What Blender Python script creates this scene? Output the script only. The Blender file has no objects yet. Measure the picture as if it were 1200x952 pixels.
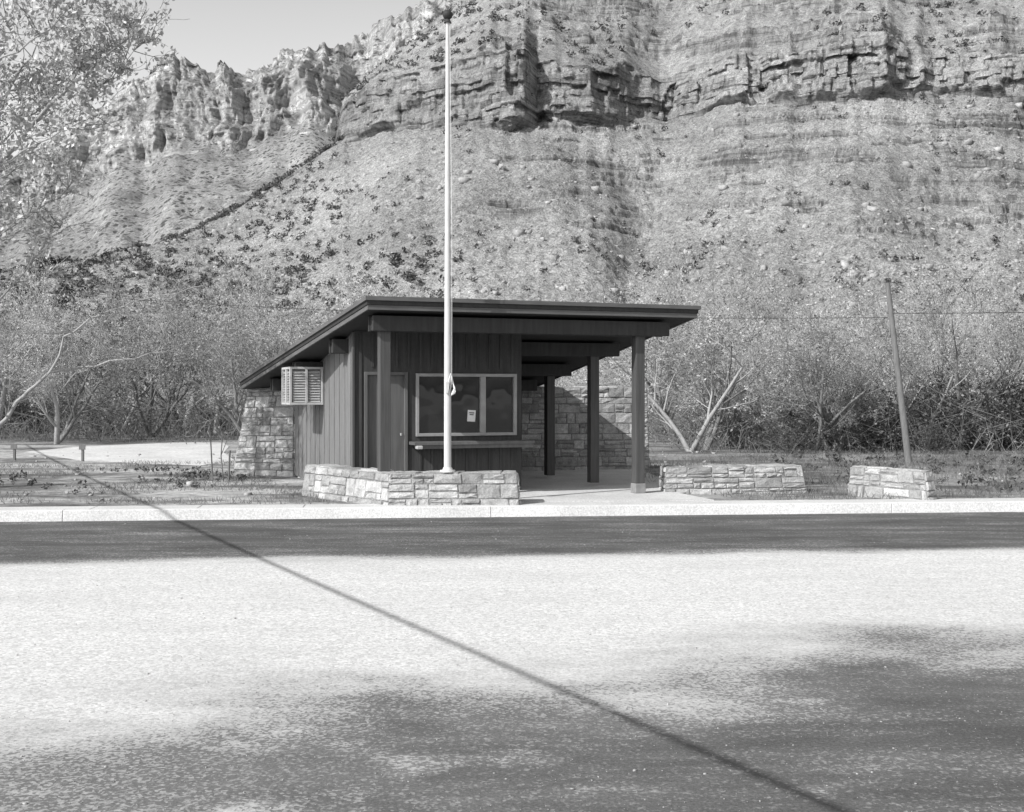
import bpy, bmesh, math, random
import numpy as np
from mathutils import Vector, Matrix
S=bpy.context.scene
COL=S.collection
H=1.8; F=1400.0; YH=460.0
def W(px,py,d): return ((px-600)/F*d, d, H+(YH-py)/F*d)
# ---------------------------------------------------------------- noise
def hsh(ix,iy,iz,seed):
    a=(ix.astype(np.int64)*374761393+iy.astype(np.int64)*668265263+iz.astype(np.int64)*1274126177+seed*974634777)&0xffffffff
    a=((a^(a>>13))*1274126177)&0xffffffff
    a=((a^(a>>16))*2246822519)&0xffffffff
    return ((a^(a>>15))&0xffffff)/float(0xffffff)
def vn(x,y,z,seed=0,lin=False):
    x,y,z=np.broadcast_arrays(np.asarray(x,float),np.asarray(y,float),np.asarray(z,float))
    ix=np.floor(x);iy=np.floor(y);iz=np.floor(z)
    fx=x-ix;fy=y-iy;fz=z-iz
    if not lin:
        fx=fx*fx*(3-2*fx);fy=fy*fy*(3-2*fy);fz=fz*fz*(3-2*fz)
    r=0
    for a in (0,1):
        for b in (0,1):
            for c in (0,1):
                w=(fx if a else 1-fx)*(fy if b else 1-fy)*(fz if c else 1-fz)
                r=r+w*hsh(ix+a,iy+b,iz+c,seed)
    return r
def fbm(x,y,z,o=4,seed=0,lin=False):
    r=0;a=.5;t=0
    for i in range(o):
        r=r+a*vn(x*2**i,y*2**i,z*2**i,seed+i,lin);t+=a;a*=.5
    return r/t
# ---------------------------------------------------------------- materials
def nd(nt,t,ins=None,**pr):
    n=nt.nodes.new(t)
    for k,v in pr.items(): setattr(n,k,v)
    if ins:
        for k,v in ins.items():
            s=n.inputs[k]
            if isinstance(v,bpy.types.NodeSocket): nt.links.new(v,s)
            else: s.default_value=v
    return n
def newmat(name):
    m=bpy.data.materials.new(name); m.use_nodes=True
    nt=m.node_tree
    return m,nt,nt.nodes['Principled BSDF']
def mth(nt,op,a,b=0.0,c=0.0,clamp=False):
    n=nd(nt,'ShaderNodeMath',{0:a,1:b,2:c},operation=op); n.use_clamp=clamp
    return n.outputs[0]
def nz(nt,vec,scale,detail=4,rough=.55,dist=0):
    return nd(nt,'ShaderNodeTexNoise',{'Vector':vec,'Scale':scale,'Detail':detail,'Roughness':rough,'Distortion':dist}).outputs[0]
def mr(nt,v,a,b,c=0.0,d=1.0,smooth=False):
    n=nd(nt,'ShaderNodeMapRange',{0:v,1:a,2:b,3:c,4:d})
    if smooth: n.interpolation_type='SMOOTHSTEP'
    return n.outputs[0]
def mx(nt,f,a,b):
    return nd(nt,'ShaderNodeMix',{0:f,2:a,3:b},data_type='FLOAT').outputs[0]
def obj(nt): return nd(nt,'ShaderNodeTexCoord').outputs['Object']
def scl(nt,v,x,y,z): return nd(nt,'ShaderNodeMapping',{'Vector':v,'Scale':(x,y,z)}).outputs[0]
def bump(nt,b,h,st,dist):
    n=nd(nt,'ShaderNodeBump',{'Height':h,'Strength':st,'Distance':dist}); nt.links.new(n.outputs[0],b.inputs['Normal'])
def setc(nt,b,v): nt.links.new(v,b.inputs['Base Color'])
def simple(name,a,b_,scale=8,rough=.8,bs=.3,bd=.01,stretch=(1,1,1),detail=5,fine=0,spec=.3):
    m,nt,b=newmat(name); o=scl(nt,obj(nt),*stretch)
    n=nz(nt,o,scale,detail,.6)
    v=mr(nt,n,.3,.7,a,b_)
    if fine:
        n2=nz(nt,o,fine,3,.7); v=mth(nt,'MULTIPLY',v,mr(nt,n2,.3,.7,.75,1.25))
    setc(nt,b,v); b.inputs['Roughness'].default_value=rough
    b.inputs['Specular IOR Level'].default_value=spec
    if bs: bump(nt,b,n,bs,bd)
    return m
M_wood=simple('dark_painted_wood',.03,.05,3,.6,.3,.004,(6,6,.6))
M_fascia=simple('fascia_paint',.1,.15,3,.55,.2,.003,(1,1,6))
M_post=simple('post_paint',.06,.1,3,.55,.3,.003,(8,8,.5))
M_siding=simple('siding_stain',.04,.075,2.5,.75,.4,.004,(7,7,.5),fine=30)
M_siding_lit=simple('siding_stain_sunlit_tone',.14,.22,2.5,.75,.4,.004,(7,7,.5),fine=30)  # same siding in a lighter tone, sunlight on the side put into the colour
M_door=simple('door_paint',.1,.15,3,.5,.2,.002,(5,5,.5))
M_frame=simple('window_frame_paint',.28,.38,6,.5,.2,.002)
M_roof=simple('roof_gravel',.2,.4,40,.95,.6,.02)
M_soff=simple('soffit_boards',.028,.045,4,.7,.2,.003,(1,8,1))
M_white=simple('white_paint',.72,.85,6,.4,.1,.002,(4,4,.5),spec=.5)
M_polep=simple('flagpole_paint',.52,.68,5,.35,.1,.002,(4,4,.6),spec=.5)
M_metal=simple('air_conditioner_metal',.42,.55,5,.5,.1,.002)
M_dark=simple('dark_void',.03,.05,5,.9,0)
M_pbase=simple('post_footing',.2,.32,6,.85,.3,.005)
M_conc=simple('concrete',.5,.66,1.3,.85,.25,.004,fine=35)
M_kerb=simple('kerb_concrete',.58,.76,1.0,.85,.25,.004,fine=40)
M_bark=simple('bark',.12,.28,9,.9,.6,.02,(3,3,.6))
M_bark2=simple('pale_bark',.24,.44,9,.9,.5,.02,(3,3,.6))
M_twig=simple('twigs',.18,.36,2,.9,0)
M_twig2=simple('pale_twigs',.34,.58,2,.9,0)
M_leaf=simple('young_leaves',.3,.68,3,.7,0,detail=2)
M_darkleaf=simple('evergreen_leaves',.045,.15,2,.8,0,detail=2)
M_shrub=simple('scrub_leaves',.05,.15,.7,.85,0,detail=2)
M_brush=simple('thicket',.1,.34,.6,.9,0)
M_grass=simple('dry_grass',.1,.32,.9,.9,0,fine=6)
M_pole=simple('weathered_pole',.12,.2,5,.9,.4,.01,(6,6,.5))
M_wire=simple('wire',.03,.05,5,.6,0)
M_paper=simple('paper',.75,.82,5,.7,0)
M_ink=simple('ink',.05,.06,5,.7,0)
M_boulder=simple('boulder_rock',.24,.46,.6,.95,.5,.1,fine=4)
M_pebble=simple('pebbles',.28,.52,3,.9,0)
M_path=simple('pale_path',.52,.66,.8,.95,.3,.02,fine=12)
def glassmat():
    m,nt,b=newmat('window_glass'); b.inputs['Base Color'].default_value=(.02,.02,.02,1)
    b.inputs['Roughness'].default_value=.03; b.inputs['IOR'].default_value=1.95
    n=nz(nt,obj(nt),1.1,2); bump(nt,b,n,.25,.05); return m
M_glass=glassmat()
def stonemat():
    m,nt,b=newmat('cut_stone'); o=obj(nt)
    at=nd(nt,'ShaderNodeAttribute',attribute_name='tint').outputs['Fac']
    n=nz(nt,o,6,7,.7); n2=nz(nt,o,40,4,.75)
    v=mth(nt,'MULTIPLY',at,mr(nt,n,.32,.68,.65,1.22))
    v=mth(nt,'MULTIPLY',v,mr(nt,n2,.3,.7,.75,1.18))
    setc(nt,b,v); b.inputs['Roughness'].default_value=.92; b.inputs['Specular IOR Level'].default_value=.2
    bump(nt,b,mth(nt,'ADD',n,mth(nt,'MULTIPLY',n2,.5)),1.0,.035); return m
M_stone=stonemat()
K0=(0.0,17.27); KU=(.99543,.0955); KV=(-.0955,.99543)
def kv_node(nt,o):
    sp=nd(nt,'ShaderNodeSeparateXYZ',{0:o})
    x,y=sp.outputs[0],sp.outputs[1]
    v=mth(nt,'ADD',mth(nt,'MULTIPLY',x,KV[0]),mth(nt,'MULTIPLY',mth(nt,'SUBTRACT',y,K0[1]),KV[1]))
    return x,y,v
def roadmat():
    m,nt,b=newmat('asphalt_and_gravel'); o=obj(nt)
    x,y,v=kv_node(nt,o)
    nb=nz(nt,scl(nt,o,.35,1,1),.8,6,.6); nb2=nz(nt,scl(nt,o,.7,1,1),.42,6,.6)
    e1=mth(nt,'ADD',v,mr(nt,nb,.2,.8,-.45,.45))
    g1=mr(nt,e1,-3.4,-4.6,0,1,True)
    lo=mth(nt,'ADD',mth(nt,'ADD',v,mth(nt,'MULTIPLY',x,-.3)),mr(nt,nb2,.2,.8,-2.0,2.0))
    g2=mr(nt,lo,-12.1,-8.6,0.0,1,True)
    g=mth(nt,'MULTIPLY',g1,g2)
    pt=nz(nt,scl(nt,o,.8,1,1),.8,7,.66)
    dust=mth(nt,'MULTIPLY',mr(nt,pt,.46,.72,.0,.62,True),mr(nt,v,-7.0,-9.5,0,1))
    dl=mth(nt,'MULTIPLY',mr(nt,x,1.0,-2.2,0,.42,True),mr(nt,v,-8,-10.5,0,1))
    g=mth(nt,'MAXIMUM',g,mth(nt,'ADD',dust,dl))
    stt=nz(nt,scl(nt,o,.25,1,1),2.0,7,.72)
    g=mth(nt,'MAXIMUM',g,mr(nt,stt,.4,.7,.08,.42))
    wh=nz(nt,scl(nt,o,.3,1,1),1.4,6,.65)
    g=mth(nt,'MULTIPLY',g,mr(nt,wh,.35,.6,.86,1.0))
    vo=nd(nt,'ShaderNodeTexVoronoi',{'Vector':o,'Scale':58.0}).outputs['Color']
    vb=nd(nt,'ShaderNodeSeparateColor',{0:vo}).outputs[0]
    fn=nz(nt,o,32,6,.78)
    th=mth(nt,'ADD',mth(nt,'MULTIPLY',vb,.6),mr(nt,fn,.3,.7,0,.4))
    cov=mr(nt,mth(nt,'SUBTRACT',g,th),-.16,.2,0,1)
    cov=mth(nt,'ADD',mth(nt,'MULTIPLY',cov,.6),mth(nt,'MULTIPLY',mth(nt,'POWER',g,1.4),.4))
    asp=mr(nt,nz(nt,scl(nt,o,.5,1,1),1.2,7,.65),.3,.7,.055,.1)
    asp=mth(nt,'MULTIPLY',asp,mr(nt,v,-5,-10,1.0,1.25))
    asp=mth(nt,'MULTIPLY',asp,mr(nt,nz(nt,o,60,5,.85),.3,.7,.4,1.75))
    gr=mth(nt,'MULTIPLY',mr(nt,vb,0,1,.5,.82),mr(nt,nz(nt,o,12,6,.75),.3,.7,.84,1.08))
    c=mx(nt,cov,asp,gr)
    setc(nt,b,c); b.inputs['Roughness'].default_value=.95; b.inputs['Specular IOR Level'].default_value=.15
    bump(nt,b,mth(nt,'ADD',mth(nt,'MULTIPLY',cov,.4),fn),.6,.013); return m
M_road=roadmat()
def groundmat():
    m,nt,b=newmat('dry_ground'); o=obj(nt)
    x,y,v=kv_node(nt,o)
    n=nz(nt,scl(nt,o,.45,1,1),.6,7,.66); n2=nz(nt,o,3.5,6,.75); n3=nz(nt,o,22,3,.7)
    c=mr(nt,n,.38,.58,.18,.5,True)
    c=mth(nt,'MULTIPLY',c,mr(nt,n2,.32,.68,.5,1.35))
    c=mth(nt,'MULTIPLY',c,mr(nt,n3,.3,.7,.75,1.25))
    c=mth(nt,'MULTIPLY',c,mr(nt,x,1,4,1,.7))
    c=mth(nt,'MULTIPLY',c,mr(nt,v,22,34,1,.4))
    setc(nt,b,c); b.inputs['Roughness'].default_value=1; b.inputs['Specular IOR Level'].default_value=.1
    bump(nt,b,mth(nt,'ADD',n2,mth(nt,'MULTIPLY',n3,.4)),.9,.09); return m
M_ground=groundmat()
def hillmat(name,tal,tald,cl,cld,s,shr=.0,shscale=.25,cs=1.0,bd=.7,con=1.0,vst=1.0,n0=.45,n1=.62):
    m,nt,b=newmat(name); o=obj(nt)
    g=nd(nt,'ShaderNodeNewGeometry').outputs['True Normal']
    nzv=nd(nt,'ShaderNodeSeparateXYZ',{0:g}).outputs[2]
    big=nz(nt,o,.04*s,4,.6); mid=nz(nt,o,.8*s,6,.72); fin=nz(nt,o,3.2*s,4,.75)
    t=mr(nt,mid,.32,.66,tald,tal)
    t=mth(nt,'MULTIPLY',t,mr(nt,fin,.34,.64,1-.42*con,1+.35*con))
    t=mth(nt,'MULTIPLY',t,mr(nt,big,.35,.65,.78,1.18))
    if shr>0:
        v2=nd(nt,'ShaderNodeTexVoronoi',{'Vector':o,'Scale':shscale}).outputs['Distance']
        v2=mth(nt,'ADD',v2,mr(nt,mid,.3,.7,-.15,.15))
        sm=mr(nt,v2,.26,.4,1,0)
        dn=mr(nt,nz(nt,o,shscale*.1,3,.6),.55-shr*.3,.62-shr*.3,0,1)
        t=mx(nt,mth(nt,'MULTIPLY',sm,dn),t,.1)
    st=nz(nt,scl(nt,o,.9*cs,.9*cs,.14*cs),1,6,.72)
    hz=nz(nt,scl(nt,o,.04*cs,.04*cs,1.5*cs),1,6,.75)
    c=mr(nt,st,.34,.6,cld,cl)
    c=mth(nt,'MULTIPLY',c,mr(nt,hz,.38,.6,1-.5*con,1+.3*con))
    c=mth(nt,'MULTIPLY',c,mr(nt,fin,.3,.7,.75,1.18))
    c=mth(nt,'MULTIPLY',c,mr(nt,big,.35,.65,.8,1.2))
    f=mr(nt,nzv,n0,n1,1,0,True)
    setc(nt,b,mx(nt,f,t,c)); b.inputs['Roughness'].default_value=1; b.inputs['Specular IOR Level'].default_value=.05
    hgt=mth(nt,'ADD',mid,mth(nt,'ADD',mth(nt,'MULTIPLY',fin,.4),mth(nt,'MULTIPLY',mth(nt,'ADD',mth(nt,'MULTIPLY',st,vst),hz),mth(nt,'MULTIPLY',f,1.4))))
    bump(nt,b,hgt,.95,bd); return m
M_near=hillmat('talus_and_cliff',.52,.25,.46,.2,1.0,0,.33,1.0,.8,n0=.3,n1=.5)
M_far=hillmat('distant_cliff',.4,.24,.64,.42,.2,1.2,.2,.16,2.6,.8,1.3)  # distance haze put into the colour: paler tones, reduced contrast
# ---------------------------------------------------------------- mesh helpers
def mk_obj(name,me,mat=None,parent=None,label=None,cat=None,kind=None,group=None):
    o=bpy.data.objects.new(name,me)
    if mat is not None and me is not None:
        me.materials.append(mat)
    COL.objects.link(o)
    if parent: o.parent=parent
    if label: o['label']=label
    if cat: o['category']=cat
    if kind: o['kind']=kind
    if group: o['group']=group
    return o
def quads(name,v,f):
    v=np.asarray(v,dtype=np.float32); f=np.asarray(f,dtype=np.int32); k=f.shape[1]
    me=bpy.data.meshes.new(name)
    me.vertices.add(len(v)); me.vertices.foreach_set('co',v.ravel())
    me.loops.add(f.size); me.loops.foreach_set('vertex_index',f.ravel())
    me.polygons.add(len(f)); me.polygons.foreach_set('loop_start',np.arange(0,f.size,k,dtype=np.int32))
    me.update(calc_edges=True); return me
def tubes(segs,n=4):
    s=np.array(segs,float)
    p0=s[:,0:3];p1=s[:,3:6];r0=s[:,6];r1=s[:,7]
    d=p1-p0; L=np.linalg.norm(d,axis=1,keepdims=True)+1e-9; d=d/L
    ref=np.where(np.abs(d[:,2:3])>.9,np.array([[1.,0,0]]),np.array([[0,0,1.]]))
    a=np.cross(d,ref); a/=np.linalg.norm(a,axis=1,keepdims=True)+1e-9
    b=np.cross(d,a)
    N=len(s); V=np.zeros((N,2*n,3))
    for i in range(n):
        t=2*math.pi*i/n; o=a*math.cos(t)+b*math.sin(t)
        V[:,i]=p0+o*r0[:,None]; V[:,n+i]=p1+o*r1[:,None]
    Fq=[[i,(i+1)%n,n+(i+1)%n,n+i] for i in range(n)]
    Fa=(np.array(Fq)[None]+(np.arange(N)*2*n)[:,None,None]).reshape(-1,4)
    return V.reshape(-1,3),Fa
def chain(P,R,n=8):
    P=np.array([tuple(p) for p in P],float);m=len(P);V=[]
    for i in range(m):
        d=P[min(i+1,m-1)]-P[max(i-1,0)]; d/=np.linalg.norm(d)+1e-9
        ref=np.array([0,1.,0]) if abs(d[1])<.9 else np.array([1.,0,0])
        a=np.cross(d,ref);a/=np.linalg.norm(a);b=np.cross(d,a)
        for k in range(n):
            t=2*math.pi*k/n; V.append(P[i]+(a*math.cos(t)+b*math.sin(t))*R[i])
    Fa=[[i*n+k,i*n+(k+1)%n,(i+1)*n+(k+1)%n,(i+1)*n+k] for i in range(m-1) for k in range(n)]
    return np.array(V),np.array(Fa)
def leafq(c,size,rs):
    c=np.asarray(c,float); N=len(c)
    a=rs.normal(size=(N,3)); a/=np.linalg.norm(a,axis=1,keepdims=True)
    b=rs.normal(size=(N,3)); b-=a*(a*b).sum(1,keepdims=True); b/=np.linalg.norm(b,axis=1,keepdims=True)
    s=(np.asarray(size)*rs.uniform(.6,1.3,N))[:,None]
    V=np.stack([c-a*s,c-b*s*.6,c+a*s,c+b*s*.6],1).reshape(-1,3)
    Fa=np.arange(4*N).reshape(-1,4); return V,Fa
CUBE=np.array([[-1,-1,-1],[1,-1,-1],[1,1,-1],[-1,1,-1],[-1,-1,1],[1,-1,1],[1,1,1],[-1,1,1]],float)
CF=np.array([[0,3,2,1],[4,5,6,7],[0,1,5,4],[1,2,6,5],[2,3,7,6],[3,0,4,7]])
def blobs(c,size,rs,sq=.7):
    c=np.asarray(c,float);N=len(c)
    V=CUBE[None]*rs.uniform(.35,1.0,(N,8,1))
    V=V*rs.uniform(.6,1.1,(N,1,3))*np.array([1,1,sq])
    t=rs.uniform(0,6.28,N); ct,st=np.cos(t)[:,None],np.sin(t)[:,None]
    x=V[:,:,0]*ct-V[:,:,1]*st; y=V[:,:,0]*st+V[:,:,1]*ct
    V=np.stack([x,y,V[:,:,2]],2)*np.asarray(size).reshape(-1,1,1)*.62+c[:,None]
    return V.reshape(-1,3),(CF[None]+(np.arange(N)*8)[:,None,None]).reshape(-1,4)
def join(*vf):
    V=[];Fs=[];n=0
    for v,f in vf:
        V.append(v);Fs.append(f+n);n+=len(v)
    return np.concatenate(V),np.concatenate(Fs)
class B:
    def __init__(s): s.v=[];s.f=[]
    def box(s,x0,x1,y0,y1,z0,z1):
        n=len(s.v); s.v+=[(x0,y0,z0),(x1,y0,z0),(x1,y1,z0),(x0,y1,z0),(x0,y0,z1),(x1,y0,z1),(x1,y1,z1),(x0,y1,z1)]
        s.f+=[tuple(n+i for i in q) for q in CF]
    def hexa(s,b4,t4):
        n=len(s.v); s.v+=list(b4)+list(t4); s.f+=[tuple(n+i for i in q) for q in CF]
    def cyl(s,c,r0,r1,z0,z1,n=16):
        k=len(s.v)
        for r,z in((r0,z0),(r1,z1)):
            for i in range(n): s.v.append((c[0]+r*math.cos(i*2*math.pi/n),c[1]+r*math.sin(i*2*math.pi/n),z))
        for i in range(n): s.f.append((k+i,k+(i+1)%n,k+n+(i+1)%n,k+n+i))
        s.f.append(tuple(k+n+i for i in range(n))); s.f.append(tuple(k+n-1-i for i in range(n)))
    def mesh(s,name,bevel=0):
        me=bpy.data.meshes.new(name); me.from_pydata([tuple(map(float,p)) for p in s.v],[],s.f)
        bm=bmesh.new(); bm.from_mesh(me)
        bmesh.ops.recalc_face_normals(bm,faces=bm.faces)
        if bevel:
            bmesh.ops.bevel(bm,geom=[e for e in bm.edges],offset=bevel,segments=1,affect='EDGES',clamp_overlap=True)
        bm.to_mesh(me); bm.free(); return me
# ---------------------------------------------------------------- world, sun, camera
EL=math.radians(39.3); AZ=math.radians(41)
tr=Vector((math.cos(AZ)*math.cos(EL),math.sin(AZ)*math.cos(EL),-math.sin(EL)))
w=bpy.data.worlds.new('World'); S.world=w; w.use_nodes=True; nt=w.node_tree
bg=nt.nodes['Background']
sk=nt.nodes.new('ShaderNodeTexSky'); sk.sky_type='NISHITA'; sk.sun_disc=False
sk.sun_elevation=EL; sk.sun_rotation=math.atan2(-tr.x,-tr.y)%(2*math.pi); sk.dust_density=4.0; sk.air_density=1.3
# black-and-white film of the period: blue-sensitive response, pale haze low in the sky
sc_=nt.nodes.new('ShaderNodeSeparateColor'); nt.links.new(sk.outputs[0],sc_.inputs[0])
zz_=nd(nt,'ShaderNodeSeparateXYZ',{0:nd(nt,'ShaderNodeTexCoord').outputs['Generated']}).outputs[2]
hz_=mth(nt,'POWER',mth(nt,'SUBTRACT',1.0,mth(nt,'ABSOLUTE',zz_),clamp=True),3.0)
hz_=mth(nt,'MULTIPLY_ADD',hz_,3.2,.75)
nt.links.new(mth(nt,'MULTIPLY',sc_.outputs[2],hz_),bg.inputs[0])
bg.inputs[1].default_value=.1
L=bpy.data.lights.new('sun','SUN'); L.energy=4.5; L.angle=math.radians(.45); L.color=(1,.995,.985)
lo=bpy.data.objects.new('sun',L); COL.objects.link(lo); lo.rotation_euler=tr.to_track_quat('-Z','Y').to_euler(); lo.location=(-20,-10,30)
cam=bpy.data.cameras.new('camera'); co=bpy.data.objects.new('camera',cam); COL.objects.link(co)
co.location=(0,0,H); co.rotation_euler=(math.radians(90),0,0)
cam.sensor_width=36; cam.lens=42; cam.shift_y=-16/1200; cam.clip_end=12000; cam.clip_start=.1
S.camera=co
S.view_settings.view_transform='Standard'; S.view_settings.look='None'; S.view_settings.exposure=0
# ---------------------------------------------------------------- ground, road, kerb
def kp(u,v,z): return (K0[0]+KU[0]*u+KV[0]*v,K0[1]+KU[1]*u+KV[1]*v,z)
b=B()
us=[-5000,-60,60,5000]; vs=[(-600,-.03),(.1,-.03),(.12,.11),(6000,.11)]
for v,z in vs:
    for u in us: b.v.append(kp(u,v,z))
for j in range(3):
    for i in range(3): b.f.append((j*4+i,j*4+i+1,j*4+4+i+1,j*4+4+i))
mk_obj('ground',b.mesh('ground'),M_ground,kind='structure')
b=B(); b.v=[kp(-120,-80,0),kp(120,-80,0),kp(120,0,0),kp(-120,0,0)]; b.f=[(0,1,2,3)]
mk_obj('road',b.mesh('road'),M_road,kind='structure')
b=B(); u=-60.3
while u<60:
    b.hexa([kp(u,0,-.02),kp(u+5.993,0,-.02),kp(u+5.993,.17,-.02),kp(u,.17,-.02)],[kp(u,.02,.15),kp(u+5.993,.02,.15),kp(u+5.993,.17,.15),kp(u,.17,.15)])
    u+=6.0
mk_obj('kerb',b.mesh('kerb',.006),M_kerb,kind='structure')
b=B()
u=-60.0
while u<60:
    b.hexa([kp(u,.18,.0),kp(u+1.49,.18,.0),kp(u+1.49,.75,.0),kp(u,.75,.0)],[kp(u,.18,.14),kp(u+1.49,.18,.14),kp(u+1.49,.75,.14),kp(u,.75,.14)])
    u+=1.5
mk_obj('sidewalk',b.mesh('sidewalk',.004),M_conc,kind='structure')
# ---------------------------------------------------------------- building
TH=math.radians(21); O=Vector((2.07,19.6,.15))
U=Vector((math.cos(TH),math.sin(TH),0)); Vv=Vector((-math.sin(TH),math.cos(TH),0))
bd=bpy.data.objects.new('entrance_station',None); COL.objects.link(bd); bd.location=O; bd.rotation_euler=(0,0,TH)
bd['label']='small dark wooden entrance booth with shed roof and stone wall'; bd['category']='building'
def lw(X,Y,z): 
    p=O+U*X+Vv*Y; return (p.x,p.y,z)
def wl(x,y):
    d=Vector((x-O.x,y-O.y,0)); return (d.dot(U),d.dot(Vv))
def rt(Y): return 3.21-.162*(Y+.3)-.15
def part(name,b,mat,bevel=0,parent=bd,label=None):
    return mk_obj(name,b.mesh(name,bevel) if isinstance(b,B) else b,mat,parent=parent,label=label)
RP=[(-4.6,-.3),(.884,-.3),(.85,6.8),(-5.4,6.8)]
def offs(P,d):
    out=[];n=len(P)
    for i in range(n):
        a=Vector(P[i-1]);c=Vector(P[i]);e=Vector(P[(i+1)%n])
        d1=(c-a).normalized();d2=(e-c).normalized()
        n1=Vector((d1.y,-d1.x));n2=Vector((d2.y,-d2.x))
        m=(n1+n2).normalized(); out.append(tuple(c+m*(d/m.dot(n1))))
    return out
def slab(b,P,zt,zb): b.hexa([(x,y,rt(y)+zb) for x,y in P],[(x,y,rt(y)+zt) for x,y in P])
b=B(); slab(b,RP,-.02,-.165); roof=part('roof',b,M_roof)
def ring(P,o,i,zt,zb):
    b=B(); A=offs(P,o);C=offs(P,i);n=4
    for k in range(4):
        j=(k+1)%4
        b.hexa([(A[k][0],A[k][1],rt(A[k][1])+zb),(A[j][0],A[j][1],rt(A[j][1])+zb),(C[j][0],C[j][1],rt(C[j][1])+zb),(C[k][0],C[k][1],rt(C[k][1])+zb)],
               [(A[k][0],A[k][1],rt(A[k][1])+zt),(A[j][0],A[j][1],rt(A[j][1])+zt),(C[j][0],C[j][1],rt(C[j][1])+zt),(C[k][0],C[k][1],rt(C[k][1])+zt)])
    return b
part('fascia',ring(RP,.075,.002,.0,-.06),M_fascia,parent=roof)
part('fascia',ring(RP,.045,.002,-.063,-.12),M_wood,parent=roof)
part('fascia',ring(RP,.03,.002,-.123,-.19),M_fascia,parent=roof)
b=B(); slab(b,offs(RP,-.02),-.168,-.18); part('soffit',b,M_soff,parent=roof)
ro=-.185
for Y,x0,x1 in((0,-4.5,.5),(1.75,-4.72,.45),(3.75,-4.95,.4),(5.5,-5.05,.4)):
    b=B(); zt=rt(Y+.15)+ro
    for s in(-1,1):
        b.box(x0,x1,Y+s*.12-.03,Y+s*.12+.03,zt-.23,zt)
    b.box(x0+.02,x1-.02,Y-.088,Y+.088,zt-.22,zt-.01)
    part('beam',b,M_wood,.004)
for X,Y,z0 in((0,0,.16),(0,1.75,.05),(0,3.75,.05),(-4.29,0,.45)):
    b=B(); b.box(X-.082,X+.082,Y-.082,Y+.082,z0,rt(Y+.1)+ro-.22); 
    p=part('post',b,M_post,.006)
for X,Y in((0,0),):
    b=B(); b.box(X-.095,X+.095,Y-.095,Y+.095,0,.16); part('post_base',b,M_pbase,.01)
X0,X1,Y0,Y1=-4.46,-1.586,1.2,6.25
def zt_(y): return rt(y)+ro-.0
b=B()
wx0,wx1,wz0,wz1=-3.44,-1.68,.93,1.96
dx0,dx1,dz1=-4.3,-3.58,1.98
top=zt_(Y0)-.0
for (a,c,e,g) in((X0,dx0,0,top),(dx0,dx1,dz1,top),(dx1,wx0,0,top),(wx0,wx1,0,wz0),(wx0,wx1,wz1,top),(wx1,X1,0,top)):
    b.box(a,c,Y0,Y0+.1,e,g)
x=X0+.1
while x<X1-.02:
    segs=[(0.02,top-.02)]
    if dx0-.06<x<dx1+.06: segs=[(dz1+.08,top-.02)]
    elif wx0-.07<x<wx1+.07: segs=[(.02,wz0-.1),(wz1+.08,top-.02)]
    for a,c in segs: b.box(x-.018,x+.018,Y0-.016,Y0+.01,a,c)
    x+=.2
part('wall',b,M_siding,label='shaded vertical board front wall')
b=B(); zf=zt_(Y0+.1);zb=zt_(Y1)
b.hexa([(X0,Y0+.103,0),(X0+.1,Y0+.103,0),(X0+.1,Y1,0),(X0,Y1,0)],[(X0,Y0+.103,zf),(X0+.1,Y0+.103,zf),(X0+.1,Y1,zb),(X0,Y1,zb)])
y=Y0+.25
while y<Y1-.05:
    b.box(X0-.01,X0+.01,y-.012,y+.012,.02,zt_(y)-.03); y+=.4
part('wall',b,M_siding_lit,label='sunlit vertical board side wall')
b=B()
b.hexa([(X1-.1,Y0+.103,0),(X1,Y0+.103,0),(X1,Y1,0),(X1-.1,Y1,0)],[(X1-.1,Y0+.103,zf),(X1,Y0+.103,zf),(X1,Y1,zb),(X1-.1,Y1,zb)])
b.box(X0+.103,X1-.103,Y1-.1,Y1,0,zb)
b.box(X1+.003,.35,6.1,6.22,0,zt_(6.25))  # dark board panel added over the stone to stand for deep porch shade
x=X1+.15
while x<.3: b.box(x-.018,x+.018,6.085,6.11,.02,zt_(6.25)-.02); x+=.2
part('wall',b,M_siding)
b=B(); b.box(X0-.03,X0+.0-.002,Y0-.03,Y0+.07,0,zt_(Y0)-.02); part('corner_board',b,M_post)
b=B(); b.box(dx0+.05,dx1-.05,Y0+.03,Y0+.07,.03,dz1-.05); door=part('door',b,M_door)
b=B()
b.box(dx0,dx0+.05,Y0-.03,Y0+.095,.0,dz1);b.box(dx1-.05,dx1,Y0-.03,Y0+.095,.0,dz1);b.box(dx0+.05,dx1-.05,Y0-.03,Y0+.095,dz1-.05,dz1)
part('frame',b,M_door,.003,parent=door)
b=B(); b.cyl((dx1-.11,Y0-.02),.018,.02,.95,.99,10); part('handle',b,M_frame,parent=door)
mxl=-2.28
b=B()
for a,c,e,g in((wx0,wx0+.05,wz0,wz1),(wx1-.05,wx1,wz0,wz1),(mxl-.045,mxl+.045,wz0+.05,wz1-.05),(wx0+.05,wx1-.05,wz0,wz0+.05),(wx0+.05,wx1-.05,wz1-.05,wz1)):
    b.box(a,c,Y0-.035,Y0+.06,e,g)
win_e=mk_obj('window',None,parent=bd)
part('frame',b,M_frame,.003,parent=win_e)
b=B(); b.box(wx0+.05,mxl-.045,Y0+.03,Y0+.036,wz0+.05,wz1-.05); part('pane',b,M_glass,parent=win_e)
b=B(); b.box(mxl+.045,wx1-.05,Y0+.03,Y0+.036,wz0+.05,wz1-.05); part('pane',b,M_glass,parent=win_e)
def rot2(pts,cx,cz,a): return [(cx+(x)*math.cos(a)-z*math.sin(a),cz+x*math.sin(a)+z*math.cos(a)) for x,z in pts]
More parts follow.
